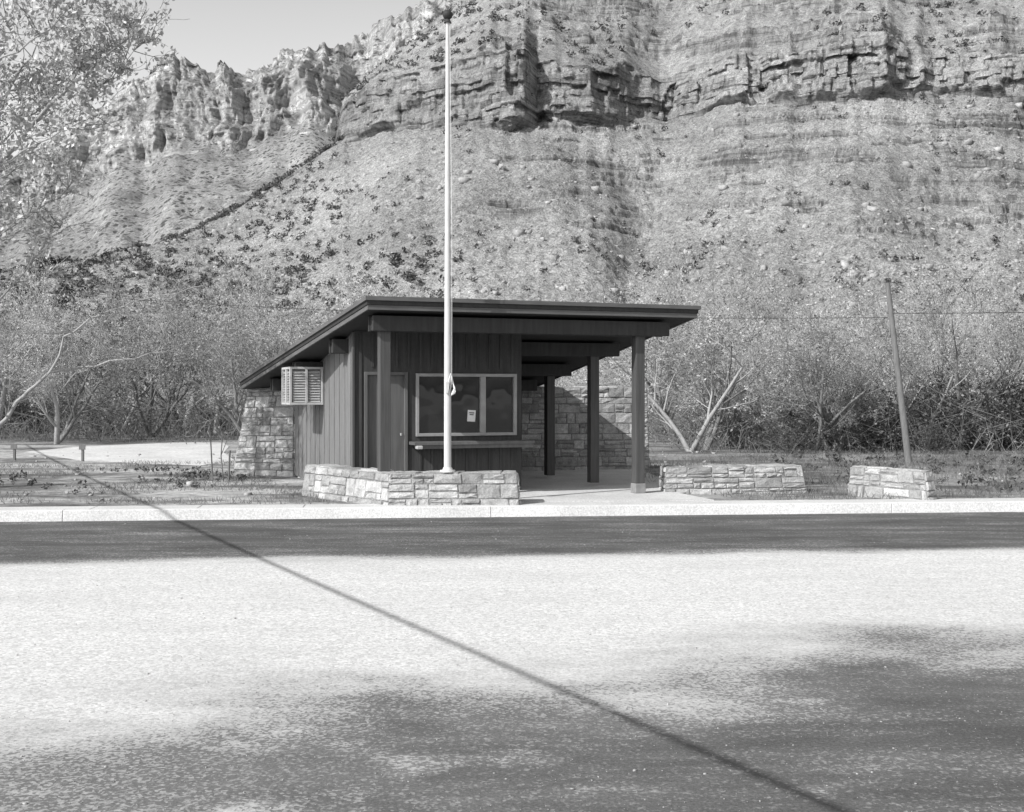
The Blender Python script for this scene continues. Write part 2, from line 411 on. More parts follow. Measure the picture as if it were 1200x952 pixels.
ncx,ncz=-2.47,wz0+.33
b=B(); q=rot2([(-.07,-.095),(.07,-.095),(.07,.095),(-.07,.095)],ncx,ncz,-.06)
b.hexa([(q[0][0],Y0+.02,q[0][1]),(q[1][0],Y0+.02,q[1][1]),(q[1][0],Y0+.026,q[1][1]),(q[0][0],Y0+.026,q[0][1])],[(q[3][0],Y0+.02,q[3][1]),(q[2][0],Y0+.02,q[2][1]),(q[2][0],Y0+.026,q[2][1]),(q[3][0],Y0+.026,q[3][1])])
no=part('notice',b,M_paper,parent=win_e,label='small white paper notice')
b=B()
for k,(zz,ww) in enumerate(((.05,.045),(.02,.036))):
    q=rot2([(-ww,zz-.008),(ww,zz-.008),(ww,zz+.008),(-ww,zz+.008)],ncx,ncz,-.06)
    n=len(b.v); b.v+=[(p[0],Y0+.017,p[1]) for p in q]; b.f.append((n,n+1,n+2,n+3))
mk_obj('lettering',b.mesh('lettering'),M_ink,parent=win_e)
b=B(); b.box(wx0-.12,wx1+.2,Y0-.36,Y0-.02,.80,.85); b.box(wx0-.1,wx1+.18,Y0-.33,Y0-.3,.74,.80)
part('shelf',b,M_door,.003)
b=B(); b.box(wx0-.1,wx0+.0,Y0-.42,Y0-.3,.74,.795); part('bracket',b,M_metal,.01)
ac=mk_obj('air_conditioner',None,parent=bd)
ay0,ay1,ax0,ax1,az0,az1=3.45,4.25,-5.08,-4.48,1.43,2.1
b=B(); t=.04
b.box(ax0,ax1,ay0,ay1,az0,az0+t);b.box(ax0,ax1,ay0,ay1,az1-t,az1)
b.box(ax0,ax0+t,ay0,ay0+t,az0+t,az1-t);b.box(ax0,ax0+t,ay1-t,ay1,az0+t,az1-t);b.box(ax0,ax0+t,(ay0+ay1)/2-.03,(ay0+ay1)/2+.03,az0+t,az1-t)
b.box(ax1-t,ax1,ay0,ay1,az0+t,az1-t);b.box(ax0+t,ax1-t,ay1-t,ay1,az0+t,az1-t)
part('casing',b,M_metal,.003,parent=ac)
b=B(); b.box(ax0+.07,ax1-t-.01,ay0+.07,ay1-t-.01,az0+t,az1-t); part('core',b,M_siding_lit,parent=ac)
def louv(front):
    b=B(); z=az0+.05
    while z<az1-.08:
        if front:
            for a,c in((ax0+.055,(ax0+ax1)/2-.02),((ax0+ax1)/2+.02,ax1-.055)):
                b.hexa([(a,ay0+.012,z),(c,ay0+.012,z),(c,ay0+.018,z),(a,ay0+.018,z)],[(a,ay0+.05,z+.042),(c,ay0+.05,z+.042),(c,ay0+.056,z+.042),(a,ay0+.056,z+.042)])
        else:
            for a,c in((ay0+.05,(ay0+ay1)/2-.035),((ay0+ay1)/2+.035,ay1-.05)):
                b.hexa([(ax0+.012,a,z),(ax0+.018,a,z),(ax0+.018,c,z),(ax0+.012,c,z)],[(ax0+.05,a,z+.042),(ax0+.056,a,z+.042),(ax0+.056,c,z+.042),(ax0+.05,c,z+.042)])
        z+=.046
    return b
lb=louv(True); m_=(ax0+ax1)/2; lb.box(m_-.018,m_+.018,ay0-.004,ay0+.03,az0+t,az1-t); part('louvre',lb,M_metal,parent=ac)
part('louvre',louv(False),M_frame,parent=ac)
# ---------------------------------------------------------------- masonry
class Stone:
    def __init__(s,seed,var=1.0): s.v=[];s.f=[];s.t=[];s.r=random.Random(seed);s.var=var
    def quad(s,P,pro=.028,rowh=.2,lo=.13,hi=.5):
        r=s.r; P=[Vector(p) for p in P]
        w_=(P[1]-P[0]).length; h_=((P[3]-P[0]).length+(P[2]-P[1]).length)/2
        nrm=(P[1]-P[0]).cross(P[3]-P[0]).normalized()
        def mp(u,v):
            u/=w_;v/=h_
            return (P[0]*(1-u)+P[1]*u)*(1-v)+(P[3]*(1-u)+P[2]*u)*v
        cells=[]
        nr=max(1,round(h_/rowh)); ys=[0]
        for i in range(nr): ys.append(ys[-1]+r.uniform(.5,1.45))
        ys=[y*h_/ys[-1] for y in ys]
        for i in range(nr):
            x=0
            while x<w_-1e-4:
                l=r.uniform(lo,hi)
                if w_-x-l<lo*.7: l=w_-x
                y0,y1=ys[i],ys[i+1]
                if y1-y0>.15 and r.random()<.6:
                    m=y0+(y1-y0)*r.uniform(.3,.7)
                    if l>.3 and r.random()<.6:
                        c=x+l*r.uniform(.3,.7); cells+=[(x,y0,c,m),(c,y0,x+l,m),(x,m,x+l,y1)]
                    else: cells+=[(x,y0,x+l,m),(x,m,x+l,y1)]
                else: cells.append((x,y0,x+l,y1))
                x+=l
        for (a,c,d,e) in cells:
            g=.0035
            a+=g;c+=g;d-=g;e-=g
            if d-a<.03 or e-c<.03: continue
            p=pro*r.uniform(.2,1.4); iw=min(.011,(d-a)*.2,(e-c)*.2)
            tint=.49+(r.choice([.4,.5,.56,.62,.46,.34])*r.uniform(.88,1.12)-.5)*s.var
            n=len(s.v)
            jt=lambda: r.uniform(-.005,.005)
            base=[mp(a,c),mp(d,c),mp(d,e),mp(a,e)]
            for q in base: s.v.append(q-nrm*.01)
            fr=[]
            for j in range(3):
                for i in range(4):
                    uu=a+iw+(d-a-2*iw)*i/3; vv=c+iw+(e-c-2*iw)*j/2
                    edge=(i in(0,3)) or (j in(0,2))
                    k=p*(.62 if edge else 1.0)+r.uniform(-.011,.011)
                    fr.append(mp(uu+r.uniform(-.007,.007),vv+r.uniform(-.007,.007))+nrm*k)
            s.v+=fr
            I=lambda i,j:n+4+j*4+i
            for j in range(2):
                for i in range(3): s.f.append((I(i,j),I(i+1,j),I(i+1,j+1),I(i,j+1)))
            s.f.append((n,n+1,I(3,0),I(2,0),I(1,0),I(0,0)))
            s.f.append((n+1,n+2,I(3,2),I(3,1),I(3,0)))
            s.f.append((n+2,n+3,I(0,2),I(1,2),I(2,2),I(3,2)))
            s.f.append((n+3,n,I(0,0),I(0,1),I(0,2)))
            s.t+=[tint]*16
    def block(s,foot,z0,z1,inset=(0,0,0,0),skip=(),top=True,pro=.028,hs=None):
        P=[Vector((p[0],p[1])) for p in foot]; n=4
        T=[]
        for i in range(4):
            e1=(P[i]-P[i-1]).normalized(); e2=(P[(i+1)%4]-P[i]).normalized()
            in1=Vector((-e1.y,e1.x)); in2=Vector((-e2.y,e2.x))
            T.append(P[i]+in1*inset[i-1]+in2*inset[i])
        zt=hs or [z1]*4
        bt=[(p.x,p.y,z0) for p in P]; tp=[(T[i].x,T[i].y,zt[i]) for i in range(4)]
        for i in range(4):
            if i in skip: continue
            j=(i+1)%4; s.quad([bt[i],bt[j],tp[j],tp[i]],pro)
        if top: s.quad(tp,pro*.6,rowh=.5,lo=.3,hi=.7)
        m=len(s.v); s.v+=[Vector(q) for q in bt+tp]; s.f+=[tuple(m+i for i in q) for q in CF]; s.t+=[.3]*8
    def mesh(s,name):
        me=bpy.data.meshes.new(name); me.from_pydata([tuple(p) for p in s.v],[],s.f)
        at=me.attributes.new('tint','FLOAT','POINT'); at.data.foreach_set('value',np.array(s.t,dtype=np.float32)); me.update(); return me
st=Stone(3)
st.block([(-4.475,6.29),(.36,6.29),(.36,6.75),(-4.475,6.75)],-.15,1.73,inset=(.03,0,.03,0),hs=[1.75,1.76,1.76,1.75],skip=(1,3))
l1=wl(-5.68,24.2);l2=wl(-5.55,24.7)
st.block([l1,(-4.48,6.29),(-4.48,6.75),l2],-.15,1.73,inset=(.03,0,.03,.36),hs=[1.72,1.75,1.75,1.72],skip=(1,))
e1_=wl(2.97,25.85);e2_=wl(2.97,26.35)
st.block([(.365,6.29),e1_,e2_,(.365,6.75)],-.15,1.76,inset=(.02,.05,.02,0),skip=(3,))
mk_obj('stone_wall',st.mesh('stone_wall'),M_stone,parent=bd,label='coursed cut stone rear wall with battered end')
st=Stone(8,.8)
st.block([(-3.45,19.58),(-1.82,17.55),(-1.62,18.1),(-3.06,19.89)],.05,.6,inset=(.06,0,0,.04),skip=(1,))
st.block([(-1.82,17.55),(.12,17.6),(.12,18.1),(-1.62,18.1)],.05,.6,inset=(.06,.05,0,0),skip=(3,))
mk_obj('stone_planter_wall',st.mesh('stone_planter_wall'),M_stone,label='low angled cut stone wall carrying the flagpole',cat='wall')
st=Stone(12,.8)
st.block([(2.53,19.75),(4.95,20.0),(4.9,20.6),(2.5,20.35)],.05,.56,inset=(.06,.08,.04,.03))
mk_obj('stone_wall',st.mesh('stone_wall'),M_stone,label='long low cut stone wall beside the porch',cat='wall')
st=Stone(15,.8)
st.block([(5.5,19.6),(6.4,18.35),(6.62,18.55),(5.8,19.9)],.05,.6,inset=(.05,.1,.05,.04),hs=[.58,.57,.57,.58])
mk_obj('stone_wall',st.mesh('stone_wall'),M_stone,label='short low cut stone wall at the pavement end',cat='wall')
def poly(name,pts,z,th,mat,kind='structure'):
    b=B();n=len(pts); b.v=[(x,y,z-th) for x,y in pts]+[(x,y,z) for x,y in pts]
    b.f=[tuple(range(n,2*n)),tuple(reversed(range(n)))]+[(i,(i+1)%n,n+(i+1)%n,n+i) for i in range(n)]
    return mk_obj(name,b.mesh(name),mat,kind=kind)
pl=lw(-5,6.25,0); pr2=lw(.9,-.5,0)
poly('porch_pavement',[(-1.4,kp(-1.4,.76,0)[1]+.01),(3.1,kp(3.1,.76,0)[1]+.01),(2.75,19.6),(pr2[0],pr2[1]+.6),(2.7,25.8),(pl[0]+.6,pl[1])],.15,.12,M_conc)
# ---------------------------------------------------------------- flagpole
fp=bpy.data.objects.new('flagpole',None); COL.objects.link(fp); FX,FY=-.955,17.72; fp.location=(FX,FY,.62)
fp['label']='tall white tapered flagpole standing on the stone wall'; fp['category']='flagpole'
v_,f_=chain([(0,0,z) for z in np.linspace(0,6.68,12)],np.interp(np.linspace(0,6.68,12),[0,1.5,6.68],[.055,.052,.028]),20)
me=quads('pole',v_,f_)
for p in me.polygons: p.use_smooth=True
mk_obj('pole',me,M_polep,parent=fp)
b=B(); b.cyl((0,0),.12,.11,.0,.03,20); b.cyl((0,0),.08,.062,.031,.07,20); mk_obj('base_flange',b.mesh('base_flange'),M_polep,parent=fp)
me=bpy.data.meshes.new('finial'); bm=bmesh.new(); bmesh.ops.create_uvsphere(bm,u_segments=16,v_segments=10,radius=.075,matrix=Matrix.Translation((0,0,6.78))); bmesh.ops.create_cone(bm,segments=12,radius1=.06,radius2=.03,depth=.06,cap_ends=True,matrix=Matrix.Translation((0,0,6.69))); bm.to_mesh(me); bm.free()
mk_obj('finial',me,M_wood,parent=fp)
sg=[]
def pline(P,r,r2=None):
    r2=r if r2 is None else r2; out=[]
    for i in range(len(P)-1):
        a=r+(r2-r)*i/(len(P)-1);c=r+(r2-r)*(i+1)/(len(P)-1); out.append((*P[i],*P[i+1],a,c))
    return out
sg+=pline([(.062,-.02,1.25),(.066,-.03,3.5),(.033,-.02,6.66)],.004)
rr=random.Random(5)
for k in range(5):
    a=1.35+.02*k; sg+=pline([(.06,-.03,a),(.09+.03*rr.random(),-.05,a-.1-.04*k),(.05,-.08,a-.22-.02*k),(.02,-.08,a-.08),(.05,-.07,a+.03)],.009)
mk_obj('halyard',quads('halyard',*tubes(sg,5)),M_white,parent=fp)
b=B(); b.box(-.02,.02,-.08,-.05,1.16,1.34); mk_obj('cleat',b.mesh('cleat',.006),M_metal,parent=fp)
# ---------------------------------------------------------------- mountains
def grid_mesh(name,X,Y,Z):
    nr,nc=X.shape; V=np.stack([X,Y,Z],2).reshape(-1,3)
    i=np.arange(nr*nc).reshape(nr,nc)
    Fq=np.stack([i[:-1,:-1],i[:-1,1:],i[1:,1:],i[1:,:-1]],2).reshape(-1,4)
    return quads(name,V,Fq)
def zof(y,d): return H+(YH-y)/F*d
C=np.arange(-420,1650,2.0)
def tb(p,v): return np.interp(C,p,v)
def smooth(a,n):
    k=np.hanning(n);k/=k.sum(); return np.convolve(np.pad(a,n//2,mode='edge'),k,mode='valid')[:len(a)]
base=tb([-420,0,120,200,260,330,395,450,540,610,700,780,850,950,1040,1200,1600],[350,322,303,284,256,213,168,160,152,150,142,142,130,118,108,120,150])
top=tb([-420,0,120,200,260,330,391,399,430,500,560,612,640,700,780,840,860,950,1030,1060,1200,1600],[350,322,303,284,256,213,171,125,96,75,60,60,70,78,86,76,64,54,42,54,64,80])
base=base+((vn(C*.02,0,0,44)-.5)*12+(vn(C*.09,0,0,45)-.5)*6)*(C>400)
top=top+((vn(C*.03,0,0,46)-.5)*12+(vn(C*.12,0,0,47,True)-.5)*8)*(C>405)
crest=tb([-420,0,120,200,260,330,391,399,440,475,530,600,800,1600],[350,322,303,284,256,213,171,123,84,58,12,-60,-130,-130])
D1raw=tb([-420,0,200,395,430,520,560,604,614,630,650,690,740,775,800,840,900,1000,1030,1050,1100,1200,1600],[190,200,225,250,238,226,221,216,217,229,226,225,236,241,236,229,226,216,215,221,223,218,200])
D1=smooth(D1raw,91)
dD=(D1raw-D1)[None]*.6
D0=118+6*vn(C*.02,0,0,3)
lat=(C-600)/F
nT,nC,nU=280,140,120
z1=zof(base,D1); z2=zof(top,D1+7); d2=D1+7
left=np.clip((C-391)/8,0,1)
d3=d2+(8+122*left); z3=zof(crest,d3)
Ds=[];Zs=[];typ=[]
for i in range(nT):
    t=i/(nT-1); Ds.append(D0+(D1-D0)*t); Zs.append(.0+(z1)*(t**1.15)); typ.append(0)
for i in range(1,nC):
    t=i/(nC-1); Ds.append(D1+7*t); Zs.append(z1+(z2-z1)*t); typ.append(1)
for i in range(1,nU):
    t=i/(nU-1); t=t**1.25; Ds.append(d2+(d3-d2)*t); Zs.append(z2+(z3-z2)*t); typ.append(2)
for i in range(1,4):
    Ds.append(d3+25*i); Zs.append(z3-9*i); typ.append(3)
D=np.array(Ds);Z=np.array(Zs);T=np.array(typ)[:,None]*np.ones_like(D)
X=D*lat[None];Y=D.copy()
tt=np.concatenate([np.linspace(0,1,nT),np.ones(len(T)-nT)])[:,None]
Xl=230*lat[None]+0*D
fade=np.clip(tt*6,0,1)
tal=(T==0)
wxp=Xl+22*(fbm(X*.03,Y*.03,0,3,24)-.5)
gul=(fbm(wxp*.025,D*.02,0,4,21)-.5)
px=C[None]+0*D
sh_=np.sin(np.pi*np.clip(tt,0,1))
mea=30*(fbm(Xl*0+3,D*.03,0,3,25)-.5)
spur=np.exp(-((px-(640+25*np.sin(tt*5)))/85)**2)*2.2-np.exp(-((px-(770-45*(1-tt)+mea))/26)**2)*1.9-np.exp(-((px-(1120+30*tt+mea))/40)**2)*1.3+np.exp(-((px-930)/100)**2)*2
Z+=np.where(T<=0,fade*(gul*5.5*np.clip((1-tt)*6,.25,1)+spur*sh_+(fbm(X*.12,Y*.12,0,3,30)-.5)*1.6+(fbm(X*.3,Y*.3,0,4,31)-.5)*1.0+(vn(X*1.3,Y*1.3,0,77)-.5)*.45+(vn(X*2.6,Y*2.6,0,78)-.5)*.35),0)
Z+=np.where(T==2,((fbm(X*.06,Y*.06,0,4,61)-.5)*7+(fbm(X*.4,Y*.4,0,3,62)-.5)*2)*np.clip((D-d2)/12,0,1)*left,0)
# ledges, broken into short crisp outcrops
mask=np.clip((fbm(X*.09,Z*.45,3.3,4,41)-.54)*22,0,1)
reg=np.clip(((px-545)/40),0,1)*np.clip((tt-.4)*5,0,1)*(.35+.65*np.clip((px-820)/60,0,1)+.6*np.exp(-((px-650)/70)**2))
mask=np.clip(mask*reg*1.3,0,1)
Pp=1.9; zz=Z+1.5*vn(X*.03,0,0,5)+.9*vn(X*.25,0,0,6,True); fr=zz/Pp-np.floor(zz/Pp)
Zl=Z-fr*Pp+Pp*np.clip((fr-.7)/.14,0,1)
mU=np.clip((fbm(X*.06,Z*.2,8.3,4,43)-.5+.1*np.clip((px-800)/60,0,1)*np.clip(1-(D-d2)/45,0,1))*14,0,1)
Pu=3.4; zu=Z+2*vn(X*.04,0,0,15)+1.2*vn(X*.25,0,0,16,True); fu=zu/Pu-np.floor(zu/Pu)
Zu=Z-fu*Pu+Pu*np.clip((fu-.55)/.2,0,1)
Z=np.where(tal,Z*(1-mask*.95)+Zl*mask*.95,np.where(T==2,Z*(1-mU*.95)+Zu*mU*.95,Z))
# cliff: thin beds, joints, alcoves
hh=np.clip((Z-z1[None])/(np.maximum(z2-z1,.1)[None]),0,1)
ch=np.clip((z2-z1)/8,0,1)[None]
zb_=Z+1.2*vn(Xl*.05,0,0,8)
strat=np.floor(zb_/1.25+.5*vn(Xl*.15,0,0,18))
def blk(wd,seed):
    c=np.floor(Xl/wd+3.7*hsh(strat,strat*0,strat*0,seed)); return hsh(c,strat,c*0,seed+5)
def blkv(wd,seed,gr_):
    s2=np.floor(strat/gr_); c=np.floor(Xl/wd+3.7*hsh(s2,s2*0,s2*0,seed)); return hsh(c,s2,c*0,seed+5)
bed=hsh(strat,strat*0,strat*0,300)
off=-(blkv(5.5,100,4)*2.0+blk(2.2,120)*1.1+blkv(1.3,130,3)*1.0)
off+=(fbm(Xl*.09,Z*.03,0,4,55,True)-.5)*5+(vn(Xl*.6,Z*.4,0,29,True)-.5)*1.4
off+=(bed-.5)*1.6
off+=np.where(vn(Xl*.35,Z*.1,0,59)>.82,1.6,0)
cf=np.where(T==1,np.clip(hh*10,0,1),np.where(T==2,np.clip(1-(D-d2)/40,0,1),0))
Y=Y+np.where((T==1),off*ch*np.clip(hh*8,0,1)*np.clip((1-hh)*12,0.1,1),0)+dD*cf*ch
Z=Z+np.where(T==1,(blk(4.,140)-.5)*.6*ch*np.clip(hh*4,0,1),0)
mk_obj('canyon_hillside',grid_mesh('canyon_hillside',X,Y,Z),M_near,kind='structure')
NX,NY,NZ,NT_,NPX=X,Y,Z,T,px
# far mountain
C=np.arange(-520,780,1.6); lat=(C-600)/F
top=tb([-520,-100,40,100,130,160,180,205,235,270,300,318,330,345,360,385,400,430,445,470,520,780],[250,205,176,142,112,86,72,66,76,82,78,66,58,62,48,50,40,36,22,12,-20,-60])
top=top+(vn(C*.05,0,0,4,True)-.5)*12+(vn(C*.13,0,0,6,True)-.5)*9+(vn(C*.45,0,0,7,True)-.5)*5
cb=tb([-520,-100,40,130,205,300,400,520,780],[310,275,245,204,186,174,158,142,130])+ (vn(C*.03,0,0,14)-.5)*28
D1=1050+(fbm(C*.012,0,0,3,2)-.5)*200
D0=430+0*C
nT,nC=150,220
z1=zof(cb,D1);z2=zof(top,D1+260)
Ds=[];Zs=[];typ=[]
for i in range(nT):
    t=i/(nT-1); Ds.append(D0+(D1-D0)*t); Zs.append(z1*t**1.1); typ.append(0)
for i in range(1,nC):
    t=i/(nC-1)
    a=np.interp(t,[0,.22,.34,.55,.7,1],[0,.1,.34,.46,.7,1.0]); hz=np.interp(t,[0,.22,.34,.55,.7,1],[0,.22,.34,.62,.74,1.0])
    Ds.append(D1+260*a); Zs.append(z1+(z2-z1)*hz); typ.append(1)
Ds.append(D1+480);Zs.append(z2-60);typ.append(2)
D=np.array(Ds);Z=np.array(Zs);T=np.array(typ)[:,None]*np.ones_like(D)
X=D*lat[None];Y=D.copy(); Xl=1050*lat[None]+0*D
tt=np.concatenate([np.linspace(0,1,nT),np.ones(len(T)-nT)])[:,None]
Z+=np.where(T==0,(fbm(X*.012,Y*.006,0,5,71)-.5)*45*np.clip(tt*4,0,1)*np.clip((1-tt)*5,.2,1)+(fbm(X*.08,Y*.08,0,3,73)-.5)*8,0)
hh=np.clip((Z-z1[None])/(z2-z1)[None],0,1)
wx=Xl+26*fbm(Xl*.03,Z*.03,0,4,81,True)
def rdg(x,z,s): return np.abs(vn(x,z,0,s,True)*2-1)
off=(fbm(Xl*.012,Z*.008,0,3,75)-.5)*60+rdg(wx*.04,Z*.014,76)*26+rdg(wx*.1,Z*.03,78)*15+rdg(wx*.28,Z*.08,79)*8+rdg(wx*.6,Z*.15,80)*4
strat=np.floor(Z/14+1.5*vn(Xl*.02,0,0,88)+.6*vn(Xl*.2,0,0,89))
off+=-(blk(9,220)*4)+(hsh(strat,strat*0,strat*0,301)-.5)*5
Y+=np.where(T>=1,off,0)*np.clip(hh*8,0,1)
mk_obj('distant_mesa',grid_mesh('distant_mesa',X,Y,Z),M_far,kind='structure')
# scrub + boulders on hillside
rs=np.random.RandomState(7)
def pick(n,cond,w=None):
    ii=np.argwhere(cond); p=None
    if w is not None:
        p=w[cond]; p=p/p.sum()
    k=rs.choice(len(ii),n,p=p); ii=ii[k]
    return np.stack([NX[ii[:,0],ii[:,1]],NY[ii[:,0],ii[:,1]],NZ[ii[:,0],ii[:,1]]],1)
inv=(NPX>-60)&(NPX<1260)
den=fbm(NX*.04,NY*.04,0,3,91)**3
lowL=np.exp(-((NZ-14)/9)**2)*(NPX<520)*.5
def scrub(c,lo_,hi_,n=28):
    N=len(c); s=lo_+(hi_-lo_)*rs.uniform(0,1,N)**1.8
    P=rs.normal(size=(N,n,3)); P/=np.linalg.norm(P,axis=2,keepdims=True); P*=rs.uniform(.3,1,(N,n,1))
    P*=np.array([1,1,.75]); P=c[:,None]+P*s[:,None,None]+np.array([0,0,.45])*s[:,None,None]
    sz=np.repeat(s*.28,n); return leafq(P.reshape(-1,3),sz,rs)
v,f=join(scrub(pick(2000,(NT_==0)&inv&(NZ>4),den+lowL),.15,.95),scrub(pick(2600,(NT_==2)&inv&(NZ<130),den),.3,1.3),scrub(pick(120,(NT_==1)&inv),.3,.7),scrub(pick(340,(NT_==0)&inv&(NZ>5)&(NZ<24)&(NPX<560)),.5,1.5),scrub(pick(260,(NT_==0)&(NPX>60)&(NPX<400)&(NZ>15)),.4,1.2))
mk_obj('hillside_scrub',quads('hillside_scrub',v,f),M_shrub,kind='stuff')
b1=pick(7500,(NT_==0)&inv,np.clip(den+.1,0,9)*(.3+np.exp(-NZ/12.)))
s1=np.minimum(rs.pareto(2.6,len(b1))*.28+.2,1.5)
mk_obj('talus_boulders',quads('talus_boulders',*blobs(b1+np.array([0,0,.05]),s1,rs,.8)),M_boulder,kind='stuff')
# ---------------------------------------------------------------- trees
def tree(seed,height,lean=.15,leafn=1,spread=.9,stems=1,kids=(6,5,5,4),wig=.24,leafsize=.045,up=.12):
    r=random.Random(seed); tr_=[];cr_=[];lf=[]
    def perp(d):
        a=Vector((r.gauss(0,1),r.gauss(0,1),r.gauss(0,1))); a-=d*a.dot(d); return a.normalized()
    def go(p,d,L,rad,lev):
        n=5 if lev<2 else (3 if lev<4 else 2)
        pts=[p.copy()]; q=p.copy(); dd=d.copy(); dirs=[d.copy()]
        for i in range(n):
            dd=(dd+perp(dd)*r.uniform(0,wig)+Vector((0,0,up if lev>0 else .03))).normalized()
            q=q+dd*(L/n); pts.append(q.copy()); dirs.append(dd.copy())
        e=.45 if lev==0 else .3
        if lev<2: tr_.append(([tuple(q) for q in pts],[max(rad*(1-(1-e)*i/n),.009) for i in range(n+1)]))
        else:
            for i in range(n):
                ra=rad*(1-(1-e)*i/n); rb=rad*(1-(1-e)*(i+1)/n)
                cr_.append((*pts[i],*pts[i+1],max(ra,.008),max(rb,.0055)))
        if lev>=3:
            for i in range(leafn): 
                k=r.uniform(.2,1)*n; j=min(int(k),n-1); lf.append(tuple(pts[j].lerp(pts[j+1],k-j)+Vector((r.gauss(0,.05),r.gauss(0,.05),r.gauss(0,.05)))))
        if lev<len(kids):
            m=kids[lev]
            for i in range(m):
                k=(.22+.78*(i+r.random())/m)*n
                k=min(k,n-.01); j=int(k); bp=pts[j].lerp(pts[j+1],k-j)
                nd_=(dirs[j]*r.uniform(.5,.9)+perp(dirs[j])*spread*r.uniform(.6,1.1)).normalized()
                go(bp,nd_,L*r.uniform(.45,.74),rad*(1-(1-e)*k/n)*r.uniform(.48,.68),lev+1)
    for s in range(stems):
        a=r.uniform(0,6.28); d=Vector((math.cos(a)*lean,math.sin(a)*lean,1)).normalized()
        go(Vector((0,0,-.1)),d,height*.62*r.uniform(.85,1.1),height*.02*(1.2 if stems==1 else .8),0)
    rs_=np.random.RandomState(seed)
    T_=quads('trunk',*join(*[chain(P,R,6) for P,R in tr_]))
    cv=tubes(cr_,3)
    if lf: cv=join(cv,leafq(lf,leafsize,rs_))
    return T_,quads('crown',*cv)
VAR=[tree(1,6.2,.3,3),tree(2,5.6,.5,3,stems=2,kids=(5,5,4,4)),tree(3,6.6,.25,3,spread=1.0),tree(4,5.2,.7,3,stems=3,kids=(4,4,4,4)),tree(5,6.0,.45,2,stems=2,kids=(5,4,4,4)),tree(6,4.0,.8,4,stems=4,kids=(4,4,4,3))]
for i,(t,c) in enumerate(VAR):
    t.materials.append(M_bark2 if i in(0,2,4) else M_bark); c.materials.append(M_twig2 if i in (0,2,4,5) else M_twig)
rt_=random.Random(11)
def put_tree(i,x,y,s,rot):
    e=bpy.data.objects.new('bare_tree',None); COL.objects.link(e); e.location=(x,y,.1); e.scale=(s*1.1,s*1.1,s*rt_.uniform(.9,1.05)); e.rotation_euler=(0,0,rot)
    e['label']=('bare multi-stemmed cottonwood with budding twigs in the river bottom' if i in(1,3,4,5) else 'pale bare spreading cottonwood in the river bottom'); e['category']='tree'; e['group']='bare cottonwoods along the river bottom'
    for nm,me in zip(('trunk','crown'),VAR[i]):
        o=bpy.data.objects.new(nm,me); COL.objects.link(o); o.parent=e
for k in range(36):
    pxx=-120+ (k*37.3)%560; d=38+rt_.random()*28
    top_=rt_.uniform(305,395)
    h=(H+(YH-top_)/F*d); s=h/6.4
    put_tree(rt_.choice([0,1,2,3,4,5,1,3]),(pxx-600)/F*d,d,s,rt_.uniform(0,6.28))
for k in range(48):
    pxx=772+(k*53.7)%500; d=33+rt_.random()*28
    top_=rt_.uniform(325,415)
    h=(H+(YH-top_)/F*d); s=h/6.2
    put_tree(rt_.choice([0,1,2,3,4,0,2,5,1]),(pxx-600)/F*d,d,s,rt_.uniform(0,6.28))
for k in range(7):
    pxx=470+k*45; d=50+rt_.random()*15
    put_tree(rt_.choice([1,3,5]),(pxx-600)/F*d,d,.66,rt_.uniform(0,6.28))
def thicket(n,x0,x1,y0,y1,h0,h1,rad):
    x=rs.uniform(x0,x1,n);y=rs.uniform(y0,y1,n);h=rs.uniform(h0,h1,n)*(.2+1.3*fbm(x*.3,y*.3,0,3,5)**1.3)
    lx=rs.normal(0,1.0,n)*h;ly=rs.normal(0,.7,n)*h
    m=np.stack([x+lx*.3+rs.normal(0,.15,n),y+ly*.3,.1+h*.55],1); p0=np.stack([x,y,0*x+.05],1);p1=np.stack([x+lx,y+ly,.1+h*.9],1)
    r=np.full(n,rad)
    a=tubes(np.concatenate([np.column_stack([p0,m,r,r*.8]),np.column_stack([m,p1,r*.8,r*.3])]),3)
    c=p1+rs.normal(0,.15,(n,3)); c2=m+rs.normal(0,.2,(n,3))
    return join(a,leafq(np.concatenate([c,c2]),.05,rs))
v,f=join(thicket(5000,-34,-8,42,66,.6,2.6,.012),thicket(2200,-8,8,44,66,.6,2.6,.012),thicket(7000,5,36,33,60,.5,2.4,.011))
mk_obj('riverside_thicket',quads('riverside_thicket',v,f),M_brush,kind='stuff')
def bush(seed,n=1100,ls=.05):
    r=np.random.RandomState(seed); cl=r.normal(size=(26,3))*np.array([.75,.6,.42])+np.array([0,0,.8])
    c=cl[r.randint(0,26,n)]+r.normal(size=(n,3))*.17; c[:,2]=np.abs(c[:,2])
    crown=leafq(c,ls,r)
    sg=[];tw=[]
    for k in range(26):
        P=[(0,0,-.05),tuple(cl[k]*.5+np.array([0,0,.05])),tuple(cl[k])]; sg.append(chain(P,[.03,.02,.01],4))
        for j in range(16): tw.append((*(cl[k]*.85),*(cl[k]+r.normal(size=3)*.38),.009,.004))
    return quads('stem',*join(*sg)),quads('crown',*join(crown,tubes(tw,3)))
BV=[bush(1),bush(2),bush(3)]
for t,c in BV: t.materials.append(M_bark); c.materials.append(M_darkleaf)
def put_bush(px_,d,h,i):
    e=bpy.data.objects.new('bush',None); COL.objects.link(e); e.location=((px_-600)/F*d,d,.1); e.scale=(h/1.7*1.3,h/1.7*1.1,h/1.7); e.rotation_euler=(0,0,rt_.uniform(0,6))
    e['label']='dark scrubby bush at the edge of the bare trees';e['category']='bush';e['group']='dark bushes along the tree line'
    for nm,me in zip(('stem','crown'),BV[i]):
        o=bpy.data.objects.new(nm,me);COL.objects.link(o);o.parent=e
